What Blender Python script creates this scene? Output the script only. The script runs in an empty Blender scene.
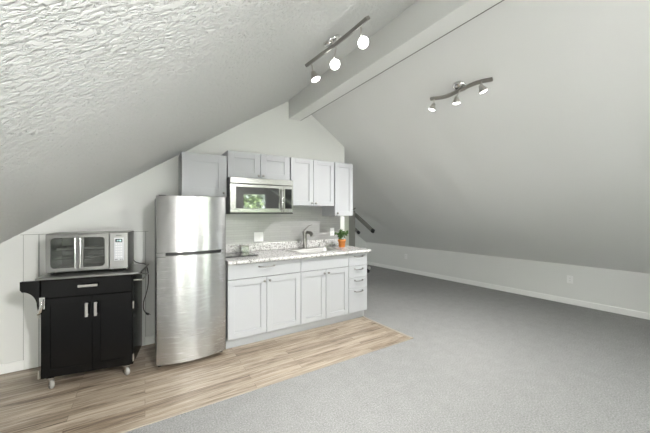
import bpy, bmesh, math, random
from mathutils import Vector, Matrix
random.seed(7)
sc = bpy.context.scene
C = sc.collection
PI = math.pi

# ------------------------------------------------------------------ materials
def new_mat(name):
    m = bpy.data.materials.new(name); m.use_nodes = True
    nt = m.node_tree; b = nt.nodes['Principled BSDF']
    return m, nt, b
def simple(name, col, rough=.5, metal=0., spec=.5, bump=None, **kw):
    m, nt, b = new_mat(name)
    b.inputs['Base Color'].default_value = (*col, 1)
    b.inputs['Roughness'].default_value = rough
    b.inputs['Metallic'].default_value = metal
    b.inputs['Specular IOR Level'].default_value = spec
    tc = nt.nodes.new('ShaderNodeTexCoord')
    if bump:
        s, st = bump
        n = nt.nodes.new('ShaderNodeTexNoise'); n.inputs['Scale'].default_value = s; n.inputs['Detail'].default_value = 3
        nt.links.new(tc.outputs['Object'], n.inputs['Vector'])
        bp = nt.nodes.new('ShaderNodeBump'); bp.inputs['Strength'].default_value = st; bp.inputs['Distance'].default_value = .01
        nt.links.new(n.outputs['Fac'], bp.inputs['Height']); nt.links.new(bp.outputs[0], b.inputs['Normal'])
    for k, v in kw.items(): b.inputs[k].default_value = v
    return m
def ramp(nt, fac, stops):
    r = nt.nodes.new('ShaderNodeValToRGB')
    e = r.color_ramp.elements
    while len(e) < len(stops): e.new(.5)
    for el, (p, c) in zip(e, stops): el.position = p; el.color = (*c, 1)
    nt.links.new(fac, r.inputs[0]); return r.outputs[0]
def mapping(nt, scale, rot=(0,0,0), src='Object'):
    tc = nt.nodes.new('ShaderNodeTexCoord'); mp = nt.nodes.new('ShaderNodeMapping')
    mp.inputs['Scale'].default_value = scale; mp.inputs['Rotation'].default_value = rot
    nt.links.new(tc.outputs[src], mp.inputs[0]); return mp.outputs[0]
def noise(nt, vec, scale, detail=4, rough=.5, dist=0.):
    n = nt.nodes.new('ShaderNodeTexNoise'); n.inputs['Scale'].default_value = scale
    n.inputs['Detail'].default_value = detail; n.inputs['Roughness'].default_value = rough
    n.inputs['Distortion'].default_value = dist
    nt.links.new(vec, n.inputs['Vector']); return n.outputs['Fac']
def bumpn(nt, b, h, strength, dist):
    bp = nt.nodes.new('ShaderNodeBump'); bp.inputs['Strength'].default_value = strength; bp.inputs['Distance'].default_value = dist
    nt.links.new(h, bp.inputs['Height']); nt.links.new(bp.outputs[0], b.inputs['Normal'])

SKY, SUN = 9.5, 60.
WALLC = (.76, .765, .745)
M = {}
M['wall'] = simple('wall_paint', WALLC, .6, bump=(60, .04))
M['slope'] = simple('slope_paint', (.77, .775, .76), .5, bump=(50, .05))
M['beam'] = simple('beam_paint', (.77, .775, .755), .45)
M['trim'] = simple('trim_paint', (.77, .775, .755), .45)
M['base'] = simple('baseboard_paint', (.90, .90, .885), .4)
M['trim_shade'] = simple('painted_casing_shade', (.30, .30, .285), .7)
M['groove_shade'] = simple('painted_groove_shade', (.2, .2, .19), .7)

m, nt, b = new_mat('knockdown_plaster'); M['plaster'] = m
b.inputs['Base Color'].default_value = (.77, .78, .765, 1); b.inputs['Roughness'].default_value = .42
v = mapping(nt, (.55, 1.0, .55))
n1 = noise(nt, v, 68, 3, .6, .7)
h = ramp(nt, n1, [(.40, (0,0,0)), (.56, (1,1,1))])
bumpn(nt, b, h, 1., .0095)

m, nt, b = new_mat('grey_carpet'); M['carpet'] = m
v = mapping(nt, (1,1,1))
n1 = noise(nt, v, 95, 5, .8)
n2 = noise(nt, v, 9, 4, .6)
mx = nt.nodes.new('ShaderNodeMath'); mx.operation = 'MULTIPLY_ADD'; mx.inputs[1].default_value = .12
nt.links.new(n2, mx.inputs[0]); nt.links.new(n1, mx.inputs[2])
c = ramp(nt, mx.outputs[0], [(.40, (.20,.20,.196)), (.56, (.305,.305,.30)), (.72, (.42,.42,.412))])
nt.links.new(c, b.inputs['Base Color']); b.inputs['Roughness'].default_value = .95; b.inputs['Specular IOR Level'].default_value = .1
bumpn(nt, b, n1, .6, .01)

m, nt, b = new_mat('oak_vinyl_planks'); M['wood'] = m
tc = nt.nodes.new('ShaderNodeTexCoord')
br = nt.nodes.new('ShaderNodeTexBrick'); br.offset = .37
br.inputs['Color1'].default_value = (0,0,0,1); br.inputs['Color2'].default_value = (1,1,1,1); br.inputs['Mortar'].default_value = (.5,.5,.5,1)
br.inputs['Scale'].default_value = 1; br.inputs['Brick Width'].default_value = 1.2; br.inputs['Row Height'].default_value = .075
br.inputs['Mortar Size'].default_value = .0012; br.inputs['Mortar Smooth'].default_value = .1
nt.links.new(tc.outputs['Object'], br.inputs['Vector'])
sep = nt.nodes.new('ShaderNodeSeparateColor'); nt.links.new(br.outputs['Color'], sep.inputs[0])
va = mapping(nt, (.8, 11, 1))
add = nt.nodes.new('ShaderNodeVectorMath'); add.operation = 'MULTIPLY_ADD'
nt.links.new(br.outputs['Color'], add.inputs[0]); add.inputs[1].default_value = (7, 7, 7); nt.links.new(va, add.inputs[2])
g1 = noise(nt, add.outputs[0], 3.0, 8, .68, .9)
m2 = nt.nodes.new('ShaderNodeMath'); m2.operation = 'MULTIPLY_ADD'; m2.inputs[1].default_value = .17
nt.links.new(sep.outputs[0], m2.inputs[0]); nt.links.new(g1, m2.inputs[2])
c = ramp(nt, m2.outputs[0], [(.36, (.095,.067,.046)), (.46, (.205,.155,.112)), (.56, (.33,.268,.203)), (.74, (.50,.425,.34))])
mm = nt.nodes.new('ShaderNodeMixRGB'); mm.blend_type = 'MULTIPLY'; nt.links.new(br.outputs['Fac'], mm.inputs[0])
nt.links.new(c, mm.inputs[1]); mm.inputs[2].default_value = (.45,.42,.4,1)
nt.links.new(mm.outputs[0], b.inputs['Base Color']); b.inputs['Roughness'].default_value = .32
bumpn(nt, b, g1, .12, .004)
M['strip'] = simple('transition_strip', (.36, .31, .25), .45)

M['cab'] = simple('cabinet_grey_paint', (.45, .46, .478), .42)
M['cab_dark'] = simple('cabinet_gap_shade', (.05, .05, .052), .8)
M['nickel'] = simple('brushed_nickel', (.62, .60, .57), .32, 1.)
M['chrome'] = simple('chrome', (.75, .75, .74), .14, 1.)
M['dark_metal'] = simple('dark_nickel', (.33, .32, .30), .3, 1.)
M['black_gloss'] = simple('black_glass', (.012, .013, .013), .06)
M['mirror_black'] = simple('reflective_black_glass', (.012,.013,.013), .04, IOR=2.1)
M['black'] = simple('black_plastic', (.02, .02, .021), .4)
M['cart'] = simple('black_lacquer', (.004, .0041, .0043), .2, spec=.28, bump=(300, .03))
M['plastic_white'] = simple('white_plastic', (.88, .88, .87), .35)
M['slot'] = simple('socket_slot', (.18, .18, .18), .5)
M['body_grey'] = simple('fridge_side_grey', (.16, .165, .165), .45)
M['terra'] = simple('terracotta', (.62, .22, .045), .6, bump=(80, .1))
M['soil'] = simple('soil', (.05, .035, .025), .9)
M['leaf'] = simple('leaf_green', (.07, .14, .035), .5)
M['stem'] = simple('stem_green', (.12, .17, .06), .6)
M['rack_grey'] = simple('rack_grey_paint', (.26, .26, .235), .45)
M['rack_light'] = simple('rack_light_paint', (.62, .64, .56), .5)
M['panel_pale'] = simple('pale_control_panel', (.62, .63, .66), .35)
M['led'] = simple('display_digits', (.45, .6, .6), .4)
M['led'].node_tree.nodes['Principled BSDF'].inputs['Emission Color'].default_value = (.5, .8, .8, 1)
M['led'].node_tree.nodes['Principled BSDF'].inputs['Emission Strength'].default_value = .5
M['ink'] = simple('dark_print', (.10, .10, .11), .5)
M['badge'] = simple('pale_badge', (.75, .75, .73), .3, .3)
M['wheel_grey'] = simple('clear_grey_wheel', (.33, .32, .30), .25)
M['cord'] = simple('black_cord', (.02, .02, .02), .5)
M['cavity'] = simple('oven_cavity', (.34, .34, .33), .3, .8)
M['bark'] = simple('bark', (.09, .06, .04), .8)
M['grass'] = simple('patio_ground', (.34, .34, .32), .9)

# brushed stainless
def steel(name, col, rough, aniso, axis='Z', streak=(1,1,90)):
    m, nt, b = new_mat(name)
    b.inputs['Metallic'].default_value = 1
    v = mapping(nt, streak)
    n = noise(nt, v, 6, 3)
    r = nt.nodes.new('ShaderNodeMapRange'); r.inputs['To Min'].default_value = rough - .012; r.inputs['To Max'].default_value = rough + .012
    nt.links.new(n, r.inputs['Value']); nt.links.new(r.outputs[0], b.inputs['Roughness'])
    b.inputs['Base Color'].default_value = (*col, 1)
    if aniso:
        b.inputs['Anisotropic'].default_value = aniso; b.inputs['Anisotropic Rotation'].default_value = .25
        t = nt.nodes.new('ShaderNodeTangent'); t.direction_type = 'RADIAL'; t.axis = axis
        nt.links.new(t.outputs[0], b.inputs['Tangent'])
    return m
M['steel'] = steel('brushed_stainless', (.52, .52, .515), .27, .75)
M['steel_flat'] = steel('satin_stainless', (.38, .38, .368), .26, .0)
M['steel_oven'] = steel('oven_stainless', (.36, .36, .35), .36, .0)
M['steel_sink'] = steel('sink_stainless', (.60, .60, .58), .3, .0)

# steel-look tile splashback : thin courses
m, nt, b = new_mat('metallic_tile'); M['tile'] = m
tc = nt.nodes.new('ShaderNodeTexCoord')
mp = nt.nodes.new('ShaderNodeMapping'); mp.inputs['Rotation'].default_value = (PI/2, 0, 0)
nt.links.new(tc.outputs['Object'], mp.inputs[0])
br = nt.nodes.new('ShaderNodeTexBrick'); br.inputs['Scale'].default_value = 1
br.inputs['Brick Width'].default_value = .305; br.inputs['Row Height'].default_value = .0305; br.inputs['Mortar Size'].default_value = .0012
br.inputs['Color1'].default_value = (.42,.415,.41,1); br.inputs['Color2'].default_value = (.455,.45,.445,1); br.inputs['Mortar'].default_value = (.34,.335,.33,1)
nt.links.new(mp.outputs[0], br.inputs['Vector']); nt.links.new(br.outputs['Color'], b.inputs['Base Color'])
b.inputs['Metallic'].default_value = .55; b.inputs['Roughness'].default_value = .36
inv = nt.nodes.new('ShaderNodeMath'); inv.operation = 'SUBTRACT'; inv.inputs[0].default_value = 1
nt.links.new(br.outputs['Fac'], inv.inputs[1]); bumpn(nt, b, inv.outputs[0], .5, .002)

# granite-look laminate
m, nt, b = new_mat('speckled_granite'); M['granite'] = m
v = mapping(nt, (1,1,1))
n1 = noise(nt, v, 46, 6, .75, .6)
c1 = ramp(nt, n1, [(.33, (.09,.085,.08)), (.42, (.30,.29,.28)), (.49, (.62,.61,.60)), (.62, (.76,.76,.75)), (.72, (.40,.40,.40))])
n2 = noise(nt, v, 120, 3, .7)
c2 = ramp(nt, n2, [(.34, (.35,.34,.33)), (.44, (1,1,1))])
mx = nt.nodes.new('ShaderNodeMixRGB'); mx.blend_type = 'MULTIPLY'; mx.inputs[0].default_value = .7
nt.links.new(c1, mx.inputs[1]); nt.links.new(c2, mx.inputs[2]); nt.links.new(mx.outputs[0], b.inputs['Base Color'])
b.inputs['Roughness'].default_value = .22

# glass: thin pane
def glass(name, tint, rough=0.):
    m = bpy.data.materials.new(name); m.use_nodes = True; nt = m.node_tree; nt.nodes.clear()
    o = nt.nodes.new('ShaderNodeOutputMaterial'); t = nt.nodes.new('ShaderNodeBsdfTransparent'); g = nt.nodes.new('ShaderNodeBsdfGlossy')
    t.inputs[0].default_value = (*tint, 1); g.inputs['Roughness'].default_value = rough
    fr = nt.nodes.new('ShaderNodeFresnel'); fr.inputs[0].default_value = 1.5
    mx = nt.nodes.new('ShaderNodeMixShader')
    nt.links.new(fr.outputs[0], mx.inputs[0]); nt.links.new(t.outputs[0], mx.inputs[1]); nt.links.new(g.outputs[0], mx.inputs[2])
    nt.links.new(mx.outputs[0], o.inputs[0]); return m
M['pane'] = glass('window_glass', (.97, .98, .97))
M['oven_glass'] = glass('oven_glass', (.80, .81, .80), .02)
def emis(name, col, s):
    m, nt, b = new_mat(name)
    b.inputs['Base Color'].default_value = (.8,.8,.8,1)
    b.inputs['Emission Color'].default_value = (*col, 1); b.inputs['Emission Strength'].default_value = s
    return m
M['globe'] = emis('fill_globe_glow', (1., .985, .96), 44.)
M['globe_floor'] = emis('fill_floor_globe_glow', (1., .985, .96), 88.)
M['bulb'] = emis('lit_bulb', (1., .98, .94), 9.)

# ------------------------------------------------------------------ mesh builder
MATS = {}          # object -> world matrix, for parts built from world coordinates
class B:
    def __init__(s): s.v = []; s.f = []; s.sm = []
    def add(s, vs, fs, smooth=False):
        o = len(s.v); s.v += [Vector(p) for p in vs]
        s.f += [tuple(i + o for i in f) for f in fs]; s.sm += [smooth] * len(fs); return s
    def box(s, x0, x1, y0, y1, z0, z1):
        vs = [(x,y,z) for z in (z0,z1) for y in (y0,y1) for x in (x0,x1)]
        return s.add(vs, [(0,2,3,1),(4,5,7,6),(0,1,5,4),(2,6,7,3),(0,4,6,2),(1,3,7,5)])
    def prism(s, poly, axis, a, b):
        # poly in the two other axes (ordered), extruded a..b along axis
        def P(p, t):
            return {'x': (t, p[0], p[1]), 'y': (p[0], t, p[1]), 'z': (p[0], p[1], t)}[axis]
        n = len(poly); vs = [P(p, a) for p in poly] + [P(p, b) for p in poly]
        fs = [tuple(range(n))[::-1], tuple(range(n, 2*n))] + [(i, (i+1) % n, n+(i+1) % n, n+i) for i in range(n)]
        return s.add(vs, fs)
    def ring(s, c, n, r, seg, ref=None):
        n = Vector(n).normalized(); a = n.orthogonal().normalized() if ref is None else (ref - n*ref.dot(n)).normalized()
        bb = n.cross(a)
        return [Vector(c) + r*(math.cos(2*PI*i/seg)*a + math.sin(2*PI*i/seg)*bb) for i in range(seg)], a
    def tube(s, pts, r, seg=10, caps=True):
        pts = [Vector(p) for p in pts]; rs = r if isinstance(r, (list, tuple)) else [r]*len(pts)
        ref = None; vs = []
        for i, p in enumerate(pts):
            d = (pts[min(i+1, len(pts)-1)] - pts[max(i-1, 0)])
            ring, ref = s.ring(p, d, rs[i], seg, ref); vs += ring
        fs = []
        for i in range(len(pts)-1):
            for j in range(seg):
                k = (j+1) % seg; fs.append((i*seg+j, i*seg+k, (i+1)*seg+k, (i+1)*seg+j))
        s.add(vs, fs, True)
        if caps:
            n = len(pts); s.add(vs[:seg], [tuple(range(seg))[::-1]]); s.add(vs[-seg:], [tuple(range(seg))])
        return s
    def lathe(s, prof, origin=(0,0,0), axis=(0,0,1), seg=24):
        # prof: list of (radius, height along axis)
        ax = Vector(axis).normalized(); a = ax.orthogonal().normalized(); bb = ax.cross(a); o = Vector(origin); vs = []
        for r, h in prof:
            for i in range(seg):
                t = 2*PI*i/seg; vs.append(o + ax*h + max(r, 1e-4)*(math.cos(t)*a + math.sin(t)*bb))
        fs = [(i*seg+j, i*seg+(j+1) % seg, (i+1)*seg+(j+1) % seg, (i+1)*seg+j) for i in range(len(prof)-1) for j in range(seg)]
        return s.add(vs, fs, True)
    def build(s, name, mat, parent=None, world=True, bevel=0., seg=2):
        me = bpy.data.meshes.new(name)
        vs = s.v
        if parent is not None and world:
            inv = MATS[parent.name].inverted(); vs = [inv @ p for p in vs]
        me.from_pydata([tuple(p) for p in vs], [], s.f)
        for p, q in zip(me.polygons, s.sm): p.use_smooth = q
        bm = bmesh.new(); bm.from_mesh(me); bmesh.ops.recalc_face_normals(bm, faces=bm.faces); bm.to_mesh(me); bm.free()
        me.materials.append(mat)
        o = bpy.data.objects.new(name, me); C.objects.link(o)
        if parent is not None:
            o.parent = parent; MATS[o.name] = MATS[parent.name]
        else: MATS[o.name] = Matrix.Identity(4)
        if bevel:
            md = o.modifiers.new('bevel', 'BEVEL'); md.width = bevel; md.segments = seg; md.limit_method = 'ANGLE'; md.angle_limit = math.radians(40)
        return o
def thing(name, label, cat, loc=(0,0,0), rz=0., group=None):
    o = bpy.data.objects.new(name, None); C.objects.link(o); o.empty_display_size = .05
    o.location = loc; o.rotation_euler = (0,0,rz)
    o['label'] = label; o['category'] = cat
    if group: o['group'] = group
    MATS[o.name] = Matrix.Translation(loc) @ Matrix.Rotation(rz, 4, 'Z')
    return o
def tag(o, label, cat, group=None):
    o['label'] = label; o['category'] = cat
    if group: o['group'] = group
    return o
def struct(name, b, mat, bevel=0.):
    o = b.build(name, mat, bevel=bevel); o['kind'] = 'structure'; return o
def bx(*a): return B().box(*a)

# ------------------------------------------------------------------ setting
WY = 3.60            # kitchen (gable) wall
FY = 6.17            # far wall of the alcove
BY = -2.0            # wall behind the camera
def knee_x(y): return 5.60 - .094*(y - 1.0)
def lz(x): return 2.90 + .66*(x - 1.63)      # left slope
LX = -1.85
# floors
struct('floor', bx(-2.1, 6.2, BY-.15, 6.4, -.12, 0), M['carpet'])
struct('floor_wood', bx(LX, 2.50, 2.25, WY, 0, .006), M['wood'])
struct('trim_1', B().prism([(2.53,2.238),(2.49,3.062),(2.455,3.062),(2.485,2.25)], 'z', 0, .010), M['strip'], .003)
struct('trim_2', bx(LX, 2.53, 2.238, 2.252, 0, .008), M['strip'], .003)
# gable wall behind the kitchen
XE = 2.565
struct('wall_kitchen', B().prism([(LX-.1,0),(XE,0),(XE,2.387),(1.83,2.885),(1.75,3.05),(1.60,2.93),(LX-.1, lz(LX-.1)+.05)], 'y', WY, WY+.12), M['wall'])
# right slope : rows of points (top line along the beam, bottom line on the knee wall)
def slope_right():
    b = B(); N = 12; vs = []; th = []
    for i in range(N+1):
        y = BY-.1 + (FY+.1 - BY+.1)*i/N
        vs += [(1.79, y, 2.912), (knee_x(y)+.02, y, .588)]
    for p in list(vs): th.append((p[0]+.08, p[1], p[2]+.12))
    n = len(vs); fs = []
    for i in range(N):
        a = 2*i; fs += [(a, a+1, a+3, a+2), (n+a, n+a+2, n+a+3, n+a+1)]
    fs += [(0, n, n+1, 1), (2*N, 2*N+1, n+2*N+1, n+2*N)]
    for i in range(N): a = 2*i; fs += [(a, a+2, n+a+2, n+a), (a+1, n+a+1, n+a+3, a+3)]
    return b.add(vs + th, fs)
struct('ceiling', slope_right(), M['slope'])
# left slope, coved softly into the beam
def slope_left():
    prof = [(LX-.1, lz(LX-.1)), (.0, lz(0)), (1.0, lz(1.0)), (1.3, lz(1.3)-.004), (1.45, lz(1.45)-.012), (1.55, lz(1.55)-.012), (1.66, lz(1.66)-.01)]
    top = [(x-.06, z+.14) for x, z in prof][::-1]
    b = B(); b.prism(prof + top, 'y', BY-.1, FY+.1)
    return b
struct('ceiling_left', slope_left(), M['plaster'])
struct('ceiling_ridge', bx(1.5, 2.0, BY-.1, FY+.1, 3.02, 3.10), M['slope'])
struct('trim_3', bx(1.645, 1.812, BY-.05, WY+.0, 2.655, 3.0), M['beam'], .004)      # the ridge beam
struct('trim_4', bx(1.813, 1.827, BY-.05, WY, 2.660, 2.98), M['groove_shade'])  # dark strip painting in the shade line along the beam edge
# knee walls
def knee(x_off0, x_off1, z0, z1, mat, name, y0=BY, y1=FY, bevel=0.):
    b = B().prism([(knee_x(y0)+x_off0, y0), (knee_x(y1)+x_off0, y1), (knee_x(y1)+x_off1, y1), (knee_x(y0)+x_off1, y0)], 'z', z0, z1)
    return struct(name, b, mat, bevel)
knee(0, .12, 0, .66, M['wall'], 'wall_right')
knee(-.014, 0, 0, .085, M['base'], 'baseboard_right', bevel=.003)
struct('wall_left', bx(LX-.1, LX, BY, FY, 0, lz(LX)+.04), M['wall'])
struct('wall_far', B().prism([(LX-.1,0),(5.3,0),(5.3,.7),(1.80,3.05),(1.6,3.05),(LX-.1,.75)], 'y', FY, FY+.12), M['wall'])
struct('baseboard_far', bx(2.7, knee_x(FY), FY-.014, FY, 0, .085), M['base'], .003)
struct('baseboard_left', bx(LX, -.912, WY-.014, WY, .006, .09), M['base'], .003)
struct('baseboard_kitchen', bx(.004, .085, WY-.014, WY, .006, .09), M['base'], .003)
# framed access panel on the gable wall
struct('trim_5', bx(-.912, -.815, WY-.014, WY, .006, 1.200), M['trim'], .002)
struct('trim_6', bx(-.10, .004, WY-.014, WY, .006, 1.200), M['trim'], .002)
struct('trim_7', bx(-.93, .03, WY-.024, WY, 1.200, 1.214), M['trim'], .002)
struct('trim_8', bx(-.813, -.102, WY-.006, WY, .006, 1.197), M['trim'], .001)
gp = B()
gp.box(-.815, -.811, WY-.012, WY-.0065, .006, 1.199).box(-.104, -.100, WY-.012, WY-.0065, .006, 1.199).box(-.811, -.104, WY-.012, WY-.0065, 1.196, 1.1995)
gp.box(-.916, -.912, WY-.008, WY-.0005, .006, 1.199).box(.004, .008, WY-.008, WY-.0005, .092, 1.199).box(-.93, .03, WY-.020, WY-.0145, 1.196, 1.1995)
struct('trim_9', gp, M['trim_shade'])  # grey strips put in for the shade in and around the casing joints
# wall behind the camera with a tall window and a smaller one
def back_wall():
    xs = [LX-.1, -.75, 1.25, 2.35, 3.10, 5.75]
    b = B()
    def top(x): return (lz(x)+.04) if x < 1.7 else 2.95 - .609*(x-1.79)
    def seg(x0, x1, z0, z1=None):
        poly = [(x0,z0),(x1,z0)]
        if z1 is None:
            if x0 < 1.7 < x1: poly += [(x1, top(x1)), (1.8, 3.03), (1.65, 3.0), (x0, top(x0))]
            else: poly += [(x1, top(x1)), (x0, top(x0))]
        else: poly += [(x1,z1),(x0,z1)]
        b.prism(poly, 'y', BY-.12, BY)
    seg(xs[0], xs[1], 0); seg(xs[2], xs[3], 0); seg(xs[4], xs[5], 0)
    seg(xs[1], xs[2], 0, .55); seg(xs[1], xs[2], 1.28)
    seg(xs[3], xs[4], 0, .12); seg(xs[3], xs[4], 1.98)
    return b
struct('wall_back', back_wall(), M['wall'])
def window(n, x0, x1, z0, z1, mull):
    f = B(); w = .05
    f.box(x0, x0+w, BY-.10, BY+.01, z0, z1).box(x1-w, x1, BY-.10, BY+.01, z0, z1)
    f.box(x0+w, x1-w, BY-.10, BY+.01, z0, z0+w).box(x0+w, x1-w, BY-.10, BY+.01, z1-w, z1)
    for k in mull: f.box(k-.02, k+.02, BY-.09, BY-.01, z0+w, z1-w)
    o = struct('window_%d' % n, f, M['base'], .002)
    p = bx(x0+w, x1-w, BY-.052, BY-.047, z0+w, z1-w).build('pane', M['pane'], o)
window(1, 2.35, 3.10, .12, 1.98, [])
window(2, -.75, 1.25, .55, 1.28, [-.08, .58])  # unseen window, added to let in more daylight

# ------------------------------------------------------------------ cabinets
def shaker(x0, x1, z0, z1, yf, rail=.058, th=.02, rec=.010):
    b = B(); yb = yf + th
    b.box(x0, x1, yf+rec, yb, z0, z1)
    b.box(x0, x0+rail, yf, yf+rec, z0, z1).box(x1-rail, x1, yf, yf+rec, z0, z1)
    b.box(x0+rail, x1-rail, yf, yf+rec, z0, z0+rail).box(x0+rail, x1-rail, yf, yf+rec, z1-rail, z1)
    return b
def knob(x, z, yf, parent):
    return B().lathe([(0,0),(.0065,0),(.005,.006),(.004,.014),(.009,.018),(.0135,.022),(.0135,.027),(.010,.030),(0,.030)], (x, yf, z), (0,-1,0), 16).build('knob', M['dark_metal'], parent)
def bar_pull(x0, x1, z, yf, parent, drop=.008):
    b = B(); y = yf - .028
    b.tube([(x0,yf,z),(x0,y+.006,z),(x0+.006,y,z-drop*.5),((x0+x1)/2,y-.002,z-drop),(x1-.006,y,z-drop*.5),(x1,y+.006,z),(x1,yf,z)], .0048, 8)
    b.box(x0-.008, x0+.008, yf-.003, yf, z-.008, z+.008).box(x1-.008, x1+.008, yf-.003, yf, z-.008, z+.008)
    return b.build('pull_handle', M['dark_metal'], parent)
G = .0026
FYB = 2.98   # front plane of the base doors
def base_cab(x0, x1, label, kind):
    r = thing('base_cabinet', label, 'cabinet', ((x0+x1)/2, 3.3, .006), 0, 'grey base cabinets under the worktop')
    b = bx(x0+.0005, x0+.018, 3.0, WY-.002, .114, .872).box(x1-.018, x1-.0005, 3.0, WY-.002, .114, .872)
    b.box(x0+.018, x1-.018, 3.0, WY-.002, .114, .132).box(x0+.018, x1-.018, WY-.014, WY-.002, .132, .872).box(x0+.018, x1-.018, 3.0, 3.018, .132, .872)
    b.build('body', M['cab'], r)
    bx(x0+.0005, x1-.0005, 3.055, 3.075, .0065, .113).build('toe_kick', M['cab'], r)
    bx(x0+.001, x1-.001, 2.9985, 2.9998, .116, .8715).build('painted_gap_shade', M['cab_dark'], r)  # dark sheet that puts the shade of the door gaps into colour
    e = .003
    if kind == 'drawers':
        zs = [.869, .710, .562, .424, .118]
        for k in range(4):
            d = bx(x0+e, x1-e, FYB, FYB+.018, zs[k+1]+e, zs[k]-.0005).build('drawer_front', M['cab'], r, bevel=.002)
            cz = zs[k] - .035
            bar_pull(x0+.095, x1-.085, cz, FYB, d)
    else:
        d = bx(x0+e, x1-e, FYB, FYB+.018, .718, .868).build('drawer_front', M['cab'], r, bevel=.002)
        if kind == 'pull': bar_pull((x0+x1)/2-.085, (x0+x1)/2+.085, .825, FYB, d, .004)
        xm = (x0+x1)/2
        for a, c, kx in ((x0+e, xm-G, xm-.030), (xm+G, x1-e, xm+.030)):
            d = shaker(a, c, .118, .712, FYB, .062).build('door', M['cab'], r, bevel=.0012)
            knob(kx, .672, FYB, d)
    return r
base_cab(.700, 1.515, 'grey base cabinet beside the fridge, wide drawer with handle above two doors', 'pull')
base_cab(1.515, 2.188, 'grey base cabinet under the sink, plain front without handle above two doors', 'false')
base_cab(2.188, 2.490, 'narrow grey base cabinet with four stacked drawers at the right end', 'drawers')

FYU = 3.262
def wall_cab(x0, x1, z0, z1, nd, label, rail=.055, kn=None):
    r = thing('wall_cabinet', label, 'cabinet', ((x0+x1)/2, WY-.15, z0), 0, 'grey wall cabinets above the worktop')
    bx(x0, x1, FYU+.021, WY-.001, z0, z1).build('body', M['cab'], r, bevel=.001)
    bx(x0+.001, x1-.001, FYU+.0202, FYU+.0209, z0+.001, z1-.001).build('painted_gap_shade', M['cab_dark'], r)  # dark sheet standing in for shade between the doors
    e = .0025
    if nd == 1:
        d = shaker(x0+e, x1-e, z0+e, z1-e, FYU, rail).build('door', M['cab'], r, bevel=.0012)
        kx, kz = kn; knob(kx, kz, FYU, d)
    else:
        xm = (x0+x1)/2
        for a, c, kx in ((x0+e, xm-G, xm-.028), (xm+G, x1-e, xm+.028)):
            d = shaker(a, c, z0+e, z1-e, FYU, rail).build('door', M['cab'], r, bevel=.0012)
            knob(kx, z0+.035, FYU, d)
    return r
wall_cab(.314, .757, 1.565, 2.012, 1, 'single-door grey wall cabinet above the fridge', .085, (.722, 1.605))
wall_cab(.766, 1.506, 1.780, 2.075, 2, 'short two-door grey wall cabinet above the microwave', .070)
wall_cab(1.520, 2.156, 1.482, 2.075, 2, 'taller two-door grey wall cabinet above the sink', .060)
wall_cab(2.168, 2.470, 1.350, 2.075, 1, 'tall narrow single-door grey wall cabinet at the right end', .062, (2.205, 1.390))

# worktop with an opening for the sink
SX0, SX1, SY0, SY1 = 1.56, 2.17, 3.10, 3.44
t = thing('worktop', 'speckled white and grey granite worktop running over the base cabinets', 'worktop', (1.6, 3.27, .873))
z0, z1 = .8745, .914
w = B(); X0, X1, Y0, Y1 = .695, 2.515, 2.950, WY-.002
w.box(X0, SX0, Y0, Y1, z0, z1).box(SX1, X1, Y0, Y1, z0, z1).box(SX0, SX1, Y0, SY0, z0, z1).box(SX0, SX1, SY1, Y1, z0, z1)
w.build('slab', M['granite'], t)
B().tube([(X0, Y0, .894), (X1, Y0, .894)], .0195, 12).build('rounded_edge', M['granite'], t)
bx(X0, 2.482, WY-.024, WY-.002, .9145, 1.008).build('upstand', M['granite'], t, bevel=.004)
# metallic tiled splashback
tag(bx(.69, 2.482, WY-.008, WY-.0005, 1.009, 1.478).build('splashback', M['tile']), 'brushed metallic tile splashback behind the worktop', 'splashback')

# sink
s = thing('sink', 'stainless steel drop-in sink set in the granite worktop', 'sink', (1.87, 3.27, .914))
b = B()
def rrect(x0, x1, y0, y1, r, n=5):
    out = []
    for cx, cy, a0 in ((x1-r,y1-r,0),(x0+r,y1-r,90),(x0+r,y0+r,180),(x1-r,y0+r,270)):
        for i in range(n+1):
            a = math.radians(a0 + 90*i/n); out.append((cx+r*math.cos(a), cy+r*math.sin(a)))
    return out
def loft(b, loops):
    n = len(loops[0][0]); vs = []
    for poly, z in loops: vs += [(x, y, z) for x, y in poly]
    fs = [(k*n+i, k*n+(i+1) % n, (k+1)*n+(i+1) % n, (k+1)*n+i) for k in range(len(loops)-1) for i in range(n)]
    b.add(vs, fs, True); return n
b2 = B()
loft(b2, [(rrect(1.535,2.195,3.075,3.515,.04), .9142), (rrect(1.538,2.192,3.078,3.512,.04), .919), (rrect(1.575,2.155,3.112,3.428,.05), .9185), (rrect(1.581,2.149,3.118,3.422,.05), .905), (rrect(1.592,2.138,3.130,3.410,.05), .77), (rrect(1.66,2.08,3.16,3.38,.04), .752), (rrect(1.86,1.88,3.26,3.28,.009), .748)])
b2.build('basin', M['steel_sink'], s)
B().lathe([(0,.001),(.04,.001),(.044,.004),(.036,.005),(.0,.003)], (1.87,3.27,.750)).build('drain', M['chrome'], s)
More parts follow.
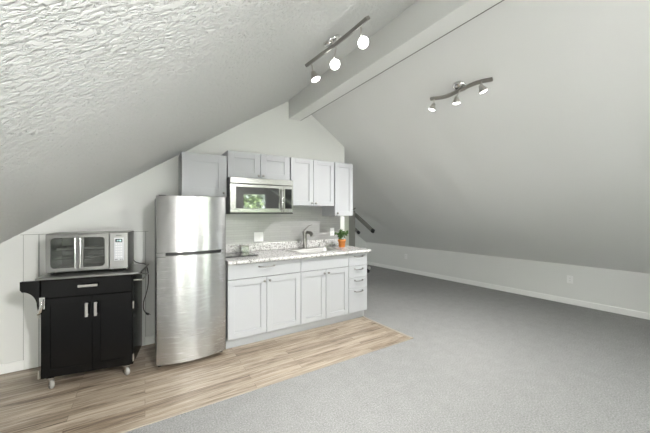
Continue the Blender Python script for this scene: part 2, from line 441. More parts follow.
# faucet on the sink deck
f = thing('faucet', 'brushed nickel single-lever kitchen faucet behind the sink', 'faucet', (1.822, 3.475, .919))
B().lathe([(0,0),(.036,0),(.036,.006),(.029,.012),(.025,.08),(.025,.16),(.030,.185),(.031,.215),(.024,.232),(0,.236)], (1.822,3.475,.9195)).build('column', M['dark_metal'], f)
B().tube([(1.822,3.475,1.105),(1.845,3.43,1.135),(1.865,3.385,1.125),(1.875,3.36,1.085)], [.018,.021,.025,.024], 12).build('spout', M['dark_metal'], f)
B().tube([(1.815,3.48,1.155),(1.835,3.475,1.178),(1.875,3.465,1.215),(1.925,3.455,1.232)], [.012,.009,.007,.005], 8).build('lever', M['dark_metal'], f)
f = thing('soap_dispenser', 'small curved chrome soap dispenser right of the faucet', 'soap dispenser', (2.055, 3.475, .919))
B().lathe([(0,0),(.018,0),(.018,.005),(.010,.010),(.009,.05),(0,.052)], (2.055,3.475,.9195), seg=16).build('base', M['chrome'], f)
B().tube([(2.055,3.475,.965),(2.065,3.46,.985),(2.09,3.42,.995),(2.12,3.38,.985)], .006, 8).build('nozzle', M['chrome'], f)

# things on the worktop near the fridge
k = thing('cooktop', 'low black glass electric cooktop on the worktop beside the fridge', 'cooktop', (.89, 3.28, .9145))
bx(.705, 1.075, 3.17, 3.45, .9155, .924).build('base', M['black'], k, bevel=.004)
bx(.708, 1.072, 3.173, 3.447, .9242, .9270).build('glass_top', M['mirror_black'], k, bevel=.001)
for cx in (.80, .97):
    B().lathe([(.058,.0),(.062,.0012),(.066,0)], (cx, 3.31, .9273), seg=28).build('burner_ring', M['dark_metal'], k)
k = thing('canister', 'small shiny square metal canister standing behind the cooktop', 'canister', (1.02, 3.51, .9145))
bx(.975, 1.065, 3.47, 3.555, .9155, .99).build('body', M['steel_flat'], k, bevel=.005)
bx(.971, 1.069, 3.466, 3.559, .991, 1.004).build('lid', M['dark_metal'], k, bevel=.003)
k = thing('wall_hook', 'small dark metal hook on the splashback beside the fridge', 'hook', (.80, WY-.01, 1.22))
B().lathe([(0,0),(.012,0),(.012,.004),(0,.006)], (.80, WY-.0085, 1.245), (0,-1,0), 12).build('back_plate', M['dark_metal'], k)
B().tube([(.80,WY-.014,1.245),(.79,WY-.04,1.235),(.765,WY-.075,1.20),(.745,WY-.08,1.185)], .0045, 8).build('prong', M['black'], k)

# outlets and switch plates
def outlet_plate(name, label, cat, x, y, z, rz, w=.072, h=.115, gangs=1, group='white wall plates'):
    r = thing(name, label, cat, (x, y, z), rz, group)
    bx(-w/2, w/2, -.006, -.0005, -h/2, h/2).build('plate', M['plastic_white'], r, world=False, bevel=.002)
    for g in range(gangs):
        cx = (g - (gangs-1)/2)*.046
        if name == 'wall_outlet':
            for dz in (-.021, .021):
                o = bx(cx-.016, cx+.016, -.0085, -.006, dz-.014, dz+.014).build('socket', M['plastic_white'], r, world=False, bevel=.002)
                q = B()
                for sx in (-.006, .006): q.box(cx+sx-.0012, cx+sx+.0012, -.0092, -.0084, dz-.004, dz+.007)
                q.build('slot', M['slot'], o, world=False)
        else:
            bx(cx-.016, cx+.016, -.0095, -.006, -.033, .033).build('rocker', M['plastic_white'], r, world=False, bevel=.002)
    return r
outlet_plate('switch_plate', 'double white switch plate on the splashback above the cooktop', 'switch', 1.225, WY-.008, 1.088, 0, .118, .118, 2)
outlet_plate('wall_outlet', 'white outlet on the splashback right of the faucet', 'outlet', 2.335, WY-.008, 1.115, 0)
ka = math.atan2(-1, .094) + PI/2      # facing -X, turned with the knee wall
def knee_plate(y, z, label):
    outlet_plate('wall_outlet', label, 'outlet', knee_x(y)-.0005, y, z, -PI/2 + .094)
knee_plate(1.832, .375, 'white outlet low on the long right wall, the nearer and larger one')
knee_plate(4.858, .365, 'small white outlet far back on the low right wall near the counter end')

# ------------------------------------------------------------------ fridge
FX0, FX1 = .083, .676; FCX = (FX0+FX1)/2
fr = thing('refrigerator', 'stainless steel top-freezer refrigerator with curved doors left of the cabinets', 'refrigerator', (FCX, 3.2, .006))
bx(FX0+.004, FX1-.004, 3.01, 3.56, .045, 1.535).build('body', M['body_grey'], fr, bevel=.006)
def bulge(xa): u = (xa-FCX)/((FX1-FX0)/2); return 2.945 - .055*(1-u*u)
def fr_door(z0, z1, name, notch=None):
    n = 28; xs = [FX0 + (FX1-FX0)*i/n for i in range(n+1)]
    poly = [(x, bulge(x)) for x in xs]
    r = .012
    poly[0] = (FX0, bulge(FX0)+.010); poly.insert(1, (FX0+.004, bulge(FX0)+.001))
    poly[-1] = (FX1, bulge(FX1)+.010); poly.insert(-1, (FX1-.004, bulge(FX1)+.001))
    poly += [(FX1, 3.004), (FX0, 3.004)]
    b = B(); N = len(poly)
    vs = [(x,y,z0) for x,y in poly] + [(x,y,z1) for x,y in poly]
    b.add(vs, [tuple(range(N))[::-1], tuple(range(N,2*N))])
    for i in range(N):
        j = (i+1) % N; b.add([vs[i], vs[j], vs[N+j], vs[N+i]], [(0,1,2,3)], i < n+2)
    o = b.build(name, M['steel'], fr)
    bm = bmesh.new(); bm.from_mesh(o.data); bmesh.ops.remove_doubles(bm, verts=bm.verts, dist=1e-5)
    bmesh.ops.recalc_face_normals(bm, faces=bm.faces)
    for e in bm.edges:
        if len(e.link_faces) == 2 and e.link_faces[0].normal.angle(e.link_faces[1].normal, 0) > .6: e.smooth = False
    bm.to_mesh(o.data); bm.free()
    return o
upper = fr_door(1.040, 1.543, 'freezer_door'); lower = fr_door(.052, 1.0, 'fridge_door')
# strips between the doors : recessed grip with end pieces
def arc_band(x0, x1, dy0, dy1, z0, z1):
    b = B(); n = 20
    xs = [x0+(x1-x0)*i/n for i in range(n+1)]
    poly = [(x, bulge(x)+dy0) for x in xs] + [(x, bulge(x)+dy1) for x in xs[::-1]]
    return b.prism(poly, 'z', z0, z1)
arc_band(FX0+.07, FX1-.05, .030, .05, 1.0, 1.040).build('grip_recess', M['black'], fr)
for a, c in ((FX0, FX0+.07), (FX1-.05, FX1)):
    n = 6; xs = [a+(c-a)*i/n for i in range(n+1)]
    B().prism([(x, bulge(x)+.003) for x in xs] + [(x, 3.0) for x in xs[::-1]], 'z', 1.003, 1.037).build('grip_end_cap', M['steel'], upper)
arc_band(FX0+.07, FX1-.05, -.004, .012, .968, 1.008).build('grip_lip', M['steel'], lower)
arc_band(FX0+.07, FX1-.05, .0005, .030, 1.0102, 1.0125).build('grip_shelf', M['steel_flat'], lower)
def glyphs(text, x, z, w, h, y, gap=.35):
    """blocky lettering made of strokes, for the small badges"""
    S = {'H': [(0,0,0,1),(1,0,1,1),(0,.5,1,.5)], 'I': [(.5,0,.5,1)], 'N': [(0,0,0,1),(0,1,1,0),(1,0,1,1)], 'S': [(1,1,0,1),(0,1,0,.5),(0,.5,1,.5),(1,.5,1,0),(1,0,0,0)],
         'E': [(0,0,0,1),(0,1,1,1),(0,.5,.8,.5),(0,0,1,0)], 'A': [(0,0,.5,1),(.5,1,1,0),(.2,.4,.8,.4)], 'G': [(1,1,0,1),(0,1,0,0),(0,0,1,0),(1,0,1,.5),(1,.5,.6,.5)],
         '1': [(.5,0,.5,1)], '2': [(0,1,1,1),(1,1,1,.5),(1,.5,0,.5),(0,.5,0,0),(0,0,1,0)], '0': [(0,0,0,1),(0,1,1,1),(1,1,1,0),(1,0,0,0)], ':': [(.5,.3,.5,.35),(.5,.65,.5,.7)]}
    b = B(); t = h*.1
    for c in text:
        for x0, z0, x1, z1 in S.get(c, []):
            p = Vector((x+x0*w, z+z0*h)); q = Vector((x+x1*w, z+z1*h)); d = (q-p).normalized()*t; nn = Vector((-d.y, d.x))
            p2, q2 = p-d, q+d
            b.prism([tuple(p2+nn), tuple(p2-nn), tuple(q2-nn), tuple(q2+nn)], 'y', y, y+.0012)
        x += w*(1+gap)
    return b
bx(.354, .410, 2.8885, 2.8915, 1.475, 1.483).build('badge', M['badge'], upper)
for x in (FX0+.03, FX1-.03): B().lathe([(0,0),(.016,0),(.018,.006),(.012,.012),(.012,.042),(0,.042)], (x, 3.03, .0065), seg=14).build('leveling_foot', M['black'], fr)
b = B()
for x in (FX0+.05,): b.box(x-.03, x+.03, 2.99, 3.04, 1.5355, 1.552)
b.build('hinge_cover', M['black'], fr, bevel=.004)

# ------------------------------------------------------------------ microwave (over the range type)
MX0, MX1, MY, MZ0, MZ1 = .768, 1.504, 3.16, 1.385, 1.777
mw = thing('microwave', 'stainless steel over-the-counter microwave under the short wall cabinet', 'microwave', ((MX0+MX1)/2, 3.35, MZ0))
bx(MX0, MX1, MY+.03, WY-.01, MZ0+.008, MZ1).build('casing', M['body_grey'], mw, bevel=.003)
bx(MX0, MX1, MY, MY+.029, 1.709, MZ1).build('vent_panel', M['steel_flat'], mw, bevel=.006, seg=3)
XD = 1.382
d = B()
d.box(MX0, XD, MY+.002, MY+.029, MZ0+.012, MZ0+.055).box(MX0, XD, MY+.002, MY+.029, 1.672, 1.705)
d.box(MX0, MX0+.062, MY+.002, MY+.029, MZ0+.055, 1.672).box(XD-.06, XD, MY+.002, MY+.029, MZ0+.055, 1.672)
dr = d.build('door', M['steel_flat'], mw, bevel=.002)
bx(MX0+.063, XD-.061, MY+.006, MY+.028, MZ0+.056, 1.671).build('window_panel', M['mirror_black'], dr)
B().tube([(1.352,MY+.004,1.66),(1.352,MY-.020,1.655),(1.352,MY-.030,1.63),(1.352,MY-.033,1.54),(1.352,MY-.030,1.45),(1.352,MY-.020,1.425),(1.352,MY+.004,1.42)], .0105, 12).build('handle', M['chrome'], dr)
p = B()
p.box(XD+.003, MX1, MY+.002, MY+.029, MZ0+.012, MZ0+.055).box(XD+.003, MX1, MY+.002, MY+.029, 1.672, 1.705)
p.box(XD+.003, XD+.018, MY+.002, MY+.029, MZ0+.055, 1.672).box(MX1-.020, MX1, MY+.002, MY+.029, MZ0+.055, 1.672)
cp = p.build('control_surround', M['steel_flat'], mw, bevel=.001)
bx(XD+.019, MX1-.021, MY+.005, MY+.028, MZ0+.056, 1.671).build('control_panel', M['black_gloss'], cp)
bx(MX0, MX1, MY+.012, WY-.011, MZ0-.004, MZ0+.007).build('underside', M['black'], mw)

# ------------------------------------------------------------------ kitchen cart
CA = -math.atan2(.10, .605)
ca = thing('kitchen_cart', 'black rolling kitchen cart with drawer, two doors and steel-coloured top', 'kitchen cart', (-.695, 3.08, .006), CA)
CW, CD = .613, .405
def L(*a): return B().box(*a)
b = L(0, CW, .019, CD, .088, .862); b.build('body', M['cart'], ca, world=False, bevel=.002)
def cdoor(x0, x1):
    z0, z1 = .098, .712; b = B(); rl = .052
    b.box(x0, x1, .008, .018, z0, z1).box(x0, x0+rl, 0, .008, z0, z1).box(x1-rl, x1, 0, .008, z0, z1)
    b.box(x0+rl, x1-rl, 0, .008, z0, z0+rl+.01).box(x0+rl, x1-rl, 0, .008, z1-rl, z1)
    return b.build('door', M['cart'], ca, world=False, bevel=.0015)
for x0, x1, hx in ((.012, .330, .302), (.334, .604, .362)):
    dd = cdoor(x0, x1)
    h = B(); h.box(hx-.010, hx+.010, -.030, -.023, .548, .662).box(hx-.007, hx+.007, -.023, 0, .556, .566).box(hx-.007, hx+.007, -.023, 0, .644, .654)
    h.build('handle', M['nickel'], dd, world=False, bevel=.002)
dd = L(.012, .604, 0, .018, .722, .856).build('drawer', M['cart'], ca, world=False, bevel=.002)
h = B(); h.box(.245, .375, -.028, -.020, .789, .809).box(.255, .265, -.020, 0, .793, .805).box(.355, .365, -.020, 0, .793, .805)
h.build('handle', M['nickel'], dd, world=False, bevel=.002)
L(-.022, CW+.055, -.012, CD+.03, .8625, .880).build('top', M['steel_oven'], ca, world=False, bevel=.004)
# bracket on the left side, concave underneath
prof = [(-.001, .858), (-.118, .858), (-.118, .795)]
for i in range(0, 9):
    a = PI/2*i/8; prof.append((-.118 + .012 + .088*math.sin(a)*1.0 - .0, .795 - .018 - .11*(1-math.cos(a))))
prof += [(-.014, .63), (-.001, .60)]
b = B(); b.prism(prof, 'y', .004, .034); b.build('side_bracket', M['cart'], ca, world=False, bevel=.002)
b = B().tube([(.020,-.002,.720),(.022,-.018,.712),(.020,-.024,.67),(.014,-.020,.625),(.006,-.008,.612),(-.01,-.006,.602)], [.010,.011,.010,.012,.012,.009], 8)
b.box(.004, .036, -.012, 0, .640, .730)
b.build('bottle_opener', M['chrome'], ca, world=False)
for x, z in ((-.006, .60), (-.006, .13), (CW+.002, .60), (CW+.002, .15)):
    L(x-.004 if x < 0 else x-.001, x+.006 if x < 0 else x+.006, -.003, .016, z-.03, z+.03).build('hinge', M['nickel'], ca, world=False, bevel=.001)
# towel rail on the right
b = B().tube([(CW,.06,.80),(CW+.055,.06,.80),(CW+.062,.07,.80),(CW+.062,.33,.80),(CW+.055,.34,.80),(CW,.34,.80)], .0065, 8)
b.build('towel_rail', M['nickel'], ca, world=False)
for x, y in ((.060,.035), (CW-.050,.035), (.055,CD-.05), (CW-.055,CD-.05)):
    b = B().box(x-.025, x+.025, y-.025, y+.025, .082, .0875)
    ax = Vector((.80, .60, 0)); sd = Vector((-.60, .80, 0)); cx_, cy_ = x + .004, y - .014
    for q in (-1, 1):      # fork cheeks on both sides of the swivelled wheel
        c0 = Vector((cx_, cy_, 0)) + ax*q*.0155
        vs = [c0 + sd*a_ + ax*t_ + Vector((0,0,zz)) for zz, w_ in ((.030,.007),(.082,.018)) for a_, t_ in ((-w_,-.0015),(w_,-.0015),(w_,.0015),(-w_,.0015))]
        b.add(vs, [(0,1,2,3),(4,5,6,7),(0,1,5,4),(1,2,6,5),(2,3,7,6),(3,0,4,7)])
    cc = b.build('caster', M['chrome'], ca, world=False)
    B().lathe([(0,-.012),(.030,-.012),(.0355,-.007),(.0355,.007),(.030,.012),(0,.012)], (cx_, cy_, .0358), ax, 20).build('wheel', M['wheel_grey'], cc, world=False)
    B().lathe([(0,-.0165),(.010,-.0165),(.010,.0165),(0,.0165)], (cx_, cy_, .0358), ax, 12).build('hub', M['dark_metal'], cc, world=False)

# ------------------------------------------------------------------ toaster oven on the cart
OA = CA + .045
ov = thing('toaster_oven', 'stainless steel toaster oven with two glass doors on the black cart', 'toaster oven', (-.686, 3.165, .886), OA)
OW, OD, z0, z1 = .562, .30, .016, .335
b = B()      # hollow casing: bottom, top, sides, back
b.box(0, OW, .02, OD, z0, z0+.02).box(0, OW, .02, OD, z1-.02, z1).box(0, .02, .02, OD, z0+.02, z1-.02).box(.425, OW, .02, OD, z0+.02, z1-.02).box(.02, .425, OD-.015, OD, z0+.02, z1-.02)
b.build('casing', M['steel_oven'], ov, world=False, bevel=.006)
c = B().box(.021, .424, .03, OD-.016, z0+.021, z0+.024).box(.021, .424, .03, OD-.016, z1-.024, z1-.021).box(.021, .024, .03, OD-.016, z0+.024, z1-.024).box(.421, .424, .03, OD-.016, z0+.024, z1-.024).box(.024, .421, OD-.019, OD-.016, z0+.024, z1-.024)
c.build('cavity', M['cavity'], ov, world=False)
def odoor(x0, x1, gl, gr, rl, rr):
    """door with an opening rounded at one side"""
    za, zb = z0+.012, z1-.012; ga, gb = za+.024, zb-.022; b = B()
    # outer/inner loops
    def inner(n=4, r=.035):
        pts = []
        for cx, cz, a0, rad in ((gr-rr, gb-rr, 0, rr), (gl+rl, gb-rl, 90, rl), (gl+rl, ga+rl, 180, rl), (gr-rr, ga+rr, 270, rr)):
            for i in range(n+1):
                a = math.radians(a0+90*i/n); pts.append((cx+rad*math.cos(a), cz+rad*math.sin(a)))
        return pts
    inn = inner(); out = []
    for px, pz in inn:      # push every point to the outer rectangle
        cx, cz = (gl+gr)/2, (ga+gb)/2; dx, dz = px-cx, pz-cz
        tx = ((x1-cx) if dx > 0 else (cx-x0))/max(abs(dx),1e-6); tz = ((zb-cz) if dz > 0 else (cz-za))/max(abs(dz),1e-6)
        k = min(tx, tz); out.append((cx+dx*k, cz+dz*k))
    n = len(inn)
    # corners exactly
    for cn in ((x0,za),(x1,za),(x1,zb),(x0,zb)):
        j = min(range(n), key=lambda i: (out[i][0]-cn[0])**2+(out[i][1]-cn[1])**2); out[j] = cn
    vs = [(x, 0, z) for x, z in out] + [(x, 0, z) for x, z in inn] + [(x, .018, z) for x, z in inn] + [(x, .018, z) for x, z in out]
    fs = []
    for i in range(n):
        j = (i+1) % n
        for k in range(4): fs.append((k*n+i, k*n+j, ((k+1) % 4)*n+j, ((k+1) % 4)*n+i))
    b.add(vs, fs); d = b.build('door', M['steel_oven'], ov, world=False)
    B().box(gl-.006, gr+.006, .0085, .0115, ga-.006, gb+.006).build('door_glass', M['oven_glass'], d, world=False)
    return d
dl = odoor(.008, .214, .036, .193, .030, .008)
dr_ = odoor(.217, .424, .248, .396, .008, .030)
for dd, hx in ((dl, .203), (dr_, .238)):
    b = B().tube([(hx,-.030,z0+.035),(hx,-.030,z1-.035)], .0075, 10)
    for zz in (z0+.065, z1-.065): b.tube([(hx,0,zz),(hx,-.030,zz)], .005, 8)
    b.build('handle', M['chrome'], dd, world=False)
L(.427, OW, .000, .019, z0+.002, z1-.002).build('control_fascia', M['steel_oven'], ov, world=False, bevel=.004)
pnl = L(.462, .532, -.004, -.0005, z0+.075, z1-.045).build('control_panel', M['panel_pale'], ov, world=False, bevel=.002)
L(.472, .521, -.0052, -.0042, z1-.083, z1-.057).build('display', M['black_gloss'], pnl, world=False)
glyphs('12:00', .480, z1-.076, .0045, .011, -.0064, .6).build('digits', M['led'], pnl, world=False)
b = B()
for x in (.467, .478, .504, .517): b.box(x, x+.009, -.0052, -.0042, z0+.082, z0+.088)
b.build('button_mark', M['ink'], pnl, world=False)
b = B()
for r in range(6):
    for q in range(3): b.box(.473+q*.018, .483+q*.018, -.0048, -.0041, z0+.105+r*.022, z0+.112+r*.022)
b.build('button', M['plastic_white'], pnl, world=False)
L(.475, .515, -.001, .0, z1-.028, z1-.022).build('badge', M['ink'], ov, world=False)
for zz, nm in ((.120, 'rack'), (.190, 'rack')):
    b = B()
    for i in range(15): x = .035+i*.0265; b.tube([(x,.05,zz),(x,OD-.03,zz)], .0016, 6)
    for y in (.05, OD-.03): b.tube([(.026,y,zz),(.418,y,zz)], .0026, 6)
    b.build(nm, M['chrome'], ov, world=False)
b = B().box(.06, .385, .06, OD-.04, .194, .197).box(.06, .385, .058, .062, .197, .214).box(.06, .385, OD-.042, OD-.038, .197, .214).box(.058, .062, .06, OD-.04, .197, .214).box(.383, .387, .06, OD-.04, .197, .214)
b.build('baking_tray', M['cavity'], ov, world=False)
for x, y in ((.035,.05), (OW-.035,.05), (.035,OD-.04), (OW-.035,OD-.04)):
    B().lathe([(0,0),(.013,0),(.015,.015),(0,.0155)], (x, y, .0003), seg=12).build('foot', M['black'], ov, world=False)
# power cord
cd = thing('power_cord', 'black power cord hanging from the toaster oven over the cart edge', 'cord', (-.02, 3.35, .89))
pts = [(-.10,3.47,.93),(-.085,3.48,.905),(-.05,3.43,.894),(-.02,3.40,.893),(.0,3.36,.890),(.012,3.34,.872),(.022,3.33,.835),(.028,3.32,.78),(.026,3.31,.70),(.012,3.305,.62),(-.008,3.30,.55),(-.014,3.30,.50),(-.008,3.30,.455),(.008,3.30,.425)]
def smooth(pts, n=5):
    P = [Vector(p) for p in pts]; out = []
    for i in range(len(P)-1):
        a, b_, c, d = P[max(i-1,0)], P[i], P[i+1], P[min(i+2,len(P)-1)]
        for k in range(n):
            t_ = k/n; out.append(.5*((2*b_)+(-a+c)*t_+(2*a-5*b_+4*c-d)*t_*t_+(-a+3*b_-3*c+d)*t_**3))
    return out + [P[-1]]
B().tube(smooth(pts), .0038, 8).build('cable', M['cord'], cd)
b = B().tube([(.005,3.30,.432),(.018,3.30,.418),(.032,3.30,.410)], [.006,.011,.011], 8)
b.tube([(.032,3.294,.411),(.046,3.294,.405)], .0015, 6).tube([(.032,3.306,.411),(.046,3.306,.405)], .0015, 6)
b.build('plug', M['cord'], cd)

# ------------------------------------------------------------------ potted plant
pp = thing('potted_plant', 'small green leafy plant in an orange terracotta pot on the worktop', 'plant', (2.335, 3.34, .9145))
px, py, pz = 2.335, 3.34, .9150
B().lathe([(0,0),(.038,0),(.040,.003),(.050,.080),(.055,.082),(.057,.106),(.051,.106),(.048,.084),(0,.082)], (px,py,pz)).build('pot', M['terra'], pp)
B().lathe([(0,0),(.047,0)], (px,py,pz+.092)).build('soil', M['soil'], pp)
st = B(); lf = B(); rnd = random.Random(3)
for i in range(24):
    a = rnd.uniform(0, 2*PI); rr = rnd.uniform(.005,.078); hh = rnd.uniform(.05,.165)
    e = Vector((px+rr*math.cos(a), py+rr*math.sin(a), pz+.09+hh*.8)); s0 = Vector((px+.012*math.cos(a), py+.012*math.sin(a), pz+.088))
    st.tube([s0, (s0+e)/2+Vector((0,0,.008)), e], .0013, 5)
    for k in range(9):
        d = Vector((rnd.uniform(-1,1), rnd.uniform(-1,1), rnd.uniform(-.35,.8))).normalized(); l = rnd.uniform(.026,.040)
        sd = d.cross(Vector((rnd.uniform(-1,1),rnd.uniform(-1,1),1))).normalized(); up = sd.cross(d)*.15
        c0 = e + Vector((rnd.uniform(-.012,.012),rnd.uniform(-.012,.012),rnd.uniform(-.02,.012)))
        lf.add([c0, c0+d*l*.35+sd*l*.36+up*l, c0+d*l*.75+sd*l*.30+up*l, c0+d*l, c0+d*l*.75-sd*l*.30+up*l, c0+d*l*.35-sd*l*.36+up*l, c0+d*l*.5-up*l*.4],
               [(0,1,6),(1,2,6),(2,3,6),(3,4,6),(4,5,6),(5,0,6)])
st.build('stem', M['stem'], pp); lf.build('foliage', M['leaf'], pp)

# ------------------------------------------------------------------ grey post with slanting arms behind the counter end
rk = thing('metal_rack', 'grey upright post with slanting arms ending in black tips beyond the worktop end', 'rack', (3.74, 5.15, 0))
bx(3.607, 3.860, 5.02, 5.26, .0005, 1.44).build('post', M['rack_grey'], rk, bevel=.006)
bx(3.455, 3.606, 4.90, 5.02, .0005, 1.38).build('pale_post', M['rack_light'], rk, bevel=.006)
B().tube([(3.83,5.08,1.445),(3.84,5.06,1.465),(3.885,5.04,1.50)], .016, 8).build('bracket', M['rack_grey'], rk)
def arm(p, q, w, t_, name='arm'):
    p, q = Vector(p), Vector(q); d = (q-p).normalized(); s_ = d.cross(Vector((0,0,1))).normalized(); u = s_.cross(d)
    def bar(a, c, w, t_, nm, mat, par):
        vs = [a+s_*i*w+u*j*t_ for i, j in ((-1,-1),(1,-1),(1,1),(-1,1))] + [c+s_*i*w+u*j*t_ for i, j in ((-1,-1),(1,-1),(1,1),(-1,1))]
        return B().add(vs, [(0,1,2,3),(4,5,6,7),(0,1,5,4),(1,2,6,5),(2,3,7,6),(3,0,4,7)]).build(nm, mat, par, bevel=.003)
    o = bar(p, q, w, t_, name, M['rack_grey'], rk)
    bar(q-d*.004, q+d*.055, w*1.05, t_*1.05, 'black_tip', M['black'], o)
arm((3.885,5.10,1.38), (3.885,4.50,1.045), .024, .034)
arm((3.885,5.10,1.06), (3.885,4.96,.985), .020, .026)
arm((3.885,5.10,.42), (3.885,4.65,.215), .020, .026, 'foot_arm')
B().lathe([(0,-.012),(.03,-.012),(.03,.012),(0,.012)], (3.912,4.62,.262), (1,0,0), 14).build('roller', M['badge'], rk)

# ------------------------------------------------------------------ track lights
def spot(name, p, d, e, size=120, blend=.9, r=.03):
    l = bpy.data.lights.new(name, 'SPOT'); l.energy = e; l.spot_size = math.radians(size); l.spot_blend = blend; l.shadow_soft_size = r; l.color = (1., .985, .96)
    o = bpy.data.objects.new(name, l); C.objects.link(o); o.location = p
    o.rotation_euler = Vector(d).to_track_quat('-Z', 'Y').to_euler(); return o
def track(label, base, nrm, bar, lamps, energy, cone=120):
    nrm = Vector(nrm).normalized()
    r = thing('track_light', label, 'light', base, 0, 'three-lamp ceiling spot bars')
    B().lathe([(0,0),(.058,0),(.062,.006),(.052,.018),(.030,.028),(0,.031)], base, nrm, 28).build('ceiling_plate', M['chrome'], r)
    mid = Vector(bar[len(bar)//2])
    B().tube([Vector(base)+nrm*.025, mid], .009, 10).build('stem', M['nickel'], r)
    # flat curved bar
    b = B(); P = smooth(bar, 6); n = len(P); vs = []
    for i, p in enumerate(P):
        d = (P[min(i+1,n-1)]-P[max(i-1,0)]).normalized(); s_ = nrm.cross(d).normalized()
        for a, c in ((-1,-1),(1,-1),(1,1),(-1,1)): vs.append(p + s_*a*.014 + nrm*c*.009)
    fs = [(i*4+k, i*4+(k+1) % 4, i*4+4+(k+1) % 4, i*4+4+k) for i in range(n-1) for k in range(4)] + [(0,1,2,3), tuple((n-1)*4+k for k in range(4))]
    b.add(vs, fs); b.build('bar', M['dark_metal'], r)
    for j, (t_, pos, d) in enumerate(lamps):
        a = Vector(P[int(t_*(n-1))]); pos = Vector(pos); d = Vector(d).normalized()
        hb = pos - d*.030
        st_ = B().tube([a, a+nrm*.02, hb], .0045, 8).build('lamp_arm', M['nickel'], r)
        hd = B().lathe([(0,-.004),(.012,-.003),(.017,.004),(.020,.018),(.027,.034),(.034,.052),(.0345,.056),(.0325,.056),(.026,.036),(0,.028)], hb, d, 24).build('lamp_head', M['nickel'], r)
        B().lathe([(0,.066),(.016,.064),(.026,.059),(.0315,.053),(.0255,.040)], hb, d, 20).build('bulb', M['bulb'], hd)
        spot('spot_lamp', pos + d*.045, d, energy[j], cone[j])
nL = (.66, 0, -1); nR = (-.609, 0, -1)
# rows: bar points follow the slope, about 0.1 m off it
def offL(x, y, o): n = Vector(nL).normalized(); return tuple(Vector((x, y, lz(x))) + n*o)
def rz_(x, y): return 2.912 - (2.912-.588)*(x-1.79)/(knee_x(y)+.02-1.79)
def offR(x, y, o): n = Vector(nR).normalized(); return tuple(Vector((x, y, rz_(x, y))) + n*o)
track('nickel three-lamp spot bar on the textured left slope', offL(.998,1.547,0), nL, [(.878,1.649,2.331),(.917,1.522,2.357),(.955,1.44,2.383),(.975,1.316,2.396),(.984,1.171,2.402)],
      [(.12, (.985,1.735,2.325), (.30,-.25,-1)), (.50, (1.050,1.590,2.365), (-.20,-.75,-.65)), (.88, (1.085,1.345,2.395), (-.22,-.72,-.62))], (22,9,9), (120,75,75))
track('nickel three-lamp spot bar on the smooth right slope', offR(2.409,1.597,0), nR, [(2.352,1.87,2.493),(2.385,1.723,2.474),(2.377,1.576,2.480),(2.373,1.426,2.485),(2.394,1.30,2.473)],
      [(.10, (2.36,1.850,2.412), (-.18,.35,-1)), (.50, (2.385,1.615,2.405), (.10,.10,-1)), (.86, (2.375,1.375,2.420), (.45,-.25,-1))], (105,40,24), (150,140,90))
track('added nickel three-lamp spot bar on the left slope, unseen behind the camera', offL(.55,-.55,0), nL, [offL(.50,-.78,.06), offL(.55,-.66,.06), offL(.55,-.55,.06), offL(.55,-.44,.06), offL(.60,-.32,.06)],  # added spot bar, stands in for an unseen source near the camera
      [(.12, offL(.55,-.78,.13), (-.2,.5,-.9)), (.50, offL(.60,-.55,.13), (-.5,1,-.95)), (.88, offL(.60,-.34,.13), (-.2,.9,-.9))], (24,140,55), (110,95,95))

sc_ = thing('fill_sconce', 'added small globe fill lamp in the alcove, unseen behind the kitchen wall', 'light', (2.95, FY, 1.6))  # added lamp hidden from view, brightens the alcove and back slope
B().lathe([(0,0),(.05,0),(.05,.012),(.012,.02),(.012,.05),(0,.05)], (2.95, FY-.0005, 1.6), (0,-1,0)).build('wall_plate', M['nickel'], sc_)
n_ = 12
B().lathe([(.075*math.sin(PI*i/n_), -.075*math.cos(PI*i/n_)) for i in range(n_+1)], (2.95, FY-.125, 1.6), seg=20).build('globe', M['globe'], sc_)
gl = thing('fill_pendant', 'added white globe fill pendant under the ridge beam, unseen behind the camera', 'light', (1.73, -.95, 2.655))  # invented pendant out of view, even fill from behind the camera
B().lathe([(0,0),(.055,0),(.05,.02),(0,.024)], (1.73,-.95,2.6545), (0,0,-1)).build('ceiling_plate', M['nickel'], gl)
B().tube([(1.73,-.95,2.635),(1.73,-.95,2.33)], .006, 8).build('rod', M['nickel'], gl)
def ball(c, r_, nm, par, mt='globe'):
    n = 14; B().lathe([(r_*math.sin(PI*i/n), -r_*math.cos(PI*i/n)) for i in range(n+1)], c, seg=24).build(nm, M[mt], par)
ball((1.73,-.95,2.21), .13, 'globe', gl)
fl = thing('fill_floor_lamp', 'added fill floor lamp with a white glass globe, unseen behind the camera', 'light', (-.38, -.55, 0))  # invented lamp out of view, brightens the left slope and floor
B().lathe([(0,0),(.14,0),(.14,.015),(.02,.025),(0,.026)], (-.38,-.55,.0005)).build('base', M['nickel'], fl)
B().tube([(-.38,-.55,.02),(-.38,-.55,.84)], .010, 10).build('pole', M['nickel'], fl)
ball((-.38,-.55,.95), .115, 'globe', fl, 'globe_floor')

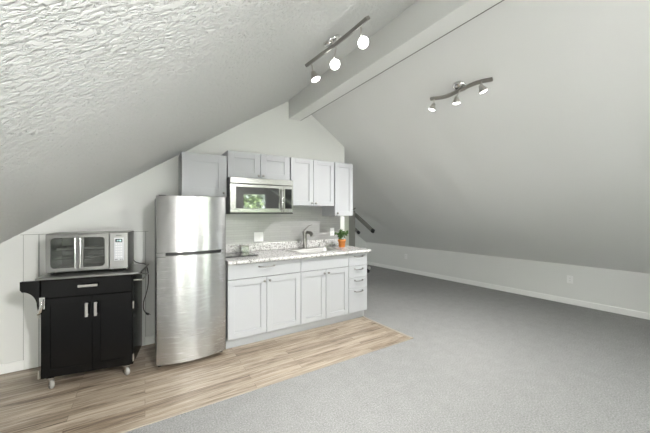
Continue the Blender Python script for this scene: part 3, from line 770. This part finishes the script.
# ------------------------------------------------------------------ outside, seen through the windows and in reflections
struct('ground', bx(-14, 16, -22, BY-.16, -1.2, -1.0), M['grass'])
def bush(name, label, cx, cy, cz, rx, rz2, n, seed):
    r = thing(name, label, 'bush', (cx, cy, -1.0)); rn = random.Random(seed)
    B().tube([(cx,cy,-1.0),(cx+.05,cy,cz-.6),(cx-.04,cy+.1,cz)], [.10,.07,.04], 8).build('trunk', M['bark'], r)
    b = B()
    for i in range(n):
        d = Vector((rn.gauss(0,1), rn.gauss(0,1), rn.gauss(0,1))).normalized()*(rn.random()**.4)
        p = Vector((cx+d.x*rx, cy+d.y*rx*.6, cz+d.z*rz2)); u = Vector((rn.uniform(-1,1),rn.uniform(-1,1),rn.uniform(-1,1))).normalized()*.13
        w_ = u.cross(Vector((rn.uniform(-1,1),rn.uniform(-1,1),rn.uniform(-1,1)))).normalized()*.06
        b.add([p-u, p+w_, p+u, p-w_], [(0,1,2),(0,2,3)])
    b.build('foliage', M['leaf_out'], r)
M['leaf_out'] = simple('leaf_outside', (.21, .275, .14), .6)
for i, (cx, cy, cz, rx, rz2) in enumerate(((3.6,-7,1.5,1.6,1.9), (7.1,-8,1.4,1.6,2.0), (-.6,-8,1.2,1.6,1.6))):
    bush('bush', 'leafy green bush outside the ' + ['tall window, nearest one', 'tall window, the farther one on the right', 'small window'][i], cx, cy, cz, rx, rz2, 2600, i+5)

wd = bpy.data.worlds.new('sky'); wd.use_nodes = True; sc.world = wd
nt = wd.node_tree; bg = nt.nodes['Background']
bg.inputs[0].default_value = (.86, .94, 1., 1); bg.inputs[1].default_value = SKY

def portal(name, loc, d, sx, sy):
    l = bpy.data.lights.new(name, 'AREA'); l.shape = 'RECTANGLE'; l.size = sx; l.size_y = sy
    l.cycles.is_portal = True
    o = bpy.data.objects.new(name, l); C.objects.link(o); o.location = loc
    o.rotation_euler = Vector(d).to_track_quat('-Z', 'Z').to_euler(); return o
portal('daylight_tall_window', (2.725, BY-.13, 1.05), (0,1,0), .74, 1.85)
portal('daylight_small_window', (.25, BY-.13, .95), (0,1,0), 1.95, .75)
sl = bpy.data.lights.new('sun', 'SUN'); sl.energy = SUN; sl.angle = math.radians(3); sl.color = (1, .97, .9)
so = bpy.data.objects.new('sun', sl); C.objects.link(so); so.rotation_euler = Vector((-.25, -1, -1.1)).to_track_quat('-Z', 'Y').to_euler()

sc.cycles.max_bounces = 14; sc.cycles.diffuse_bounces = 10; sc.cycles.glossy_bounces = 5
# ------------------------------------------------------------------ camera
cam = bpy.data.cameras.new('camera'); co = bpy.data.objects.new('camera', cam); C.objects.link(co)
cam.sensor_width = 36; cam.lens = 292/650*36; cam.clip_start = .02
co.location = (0, 0, 1.39); co.rotation_euler = (PI/2, 0, -math.atan(180/292))
cam.shift_y = -3.5/650
sc.camera = co
sc.view_settings.view_transform = 'Standard'; sc.view_settings.look = 'None'
sc.view_settings.gamma = 1; sc.view_settings.use_curve_mapping = False
sc.view_settings.exposure = .63
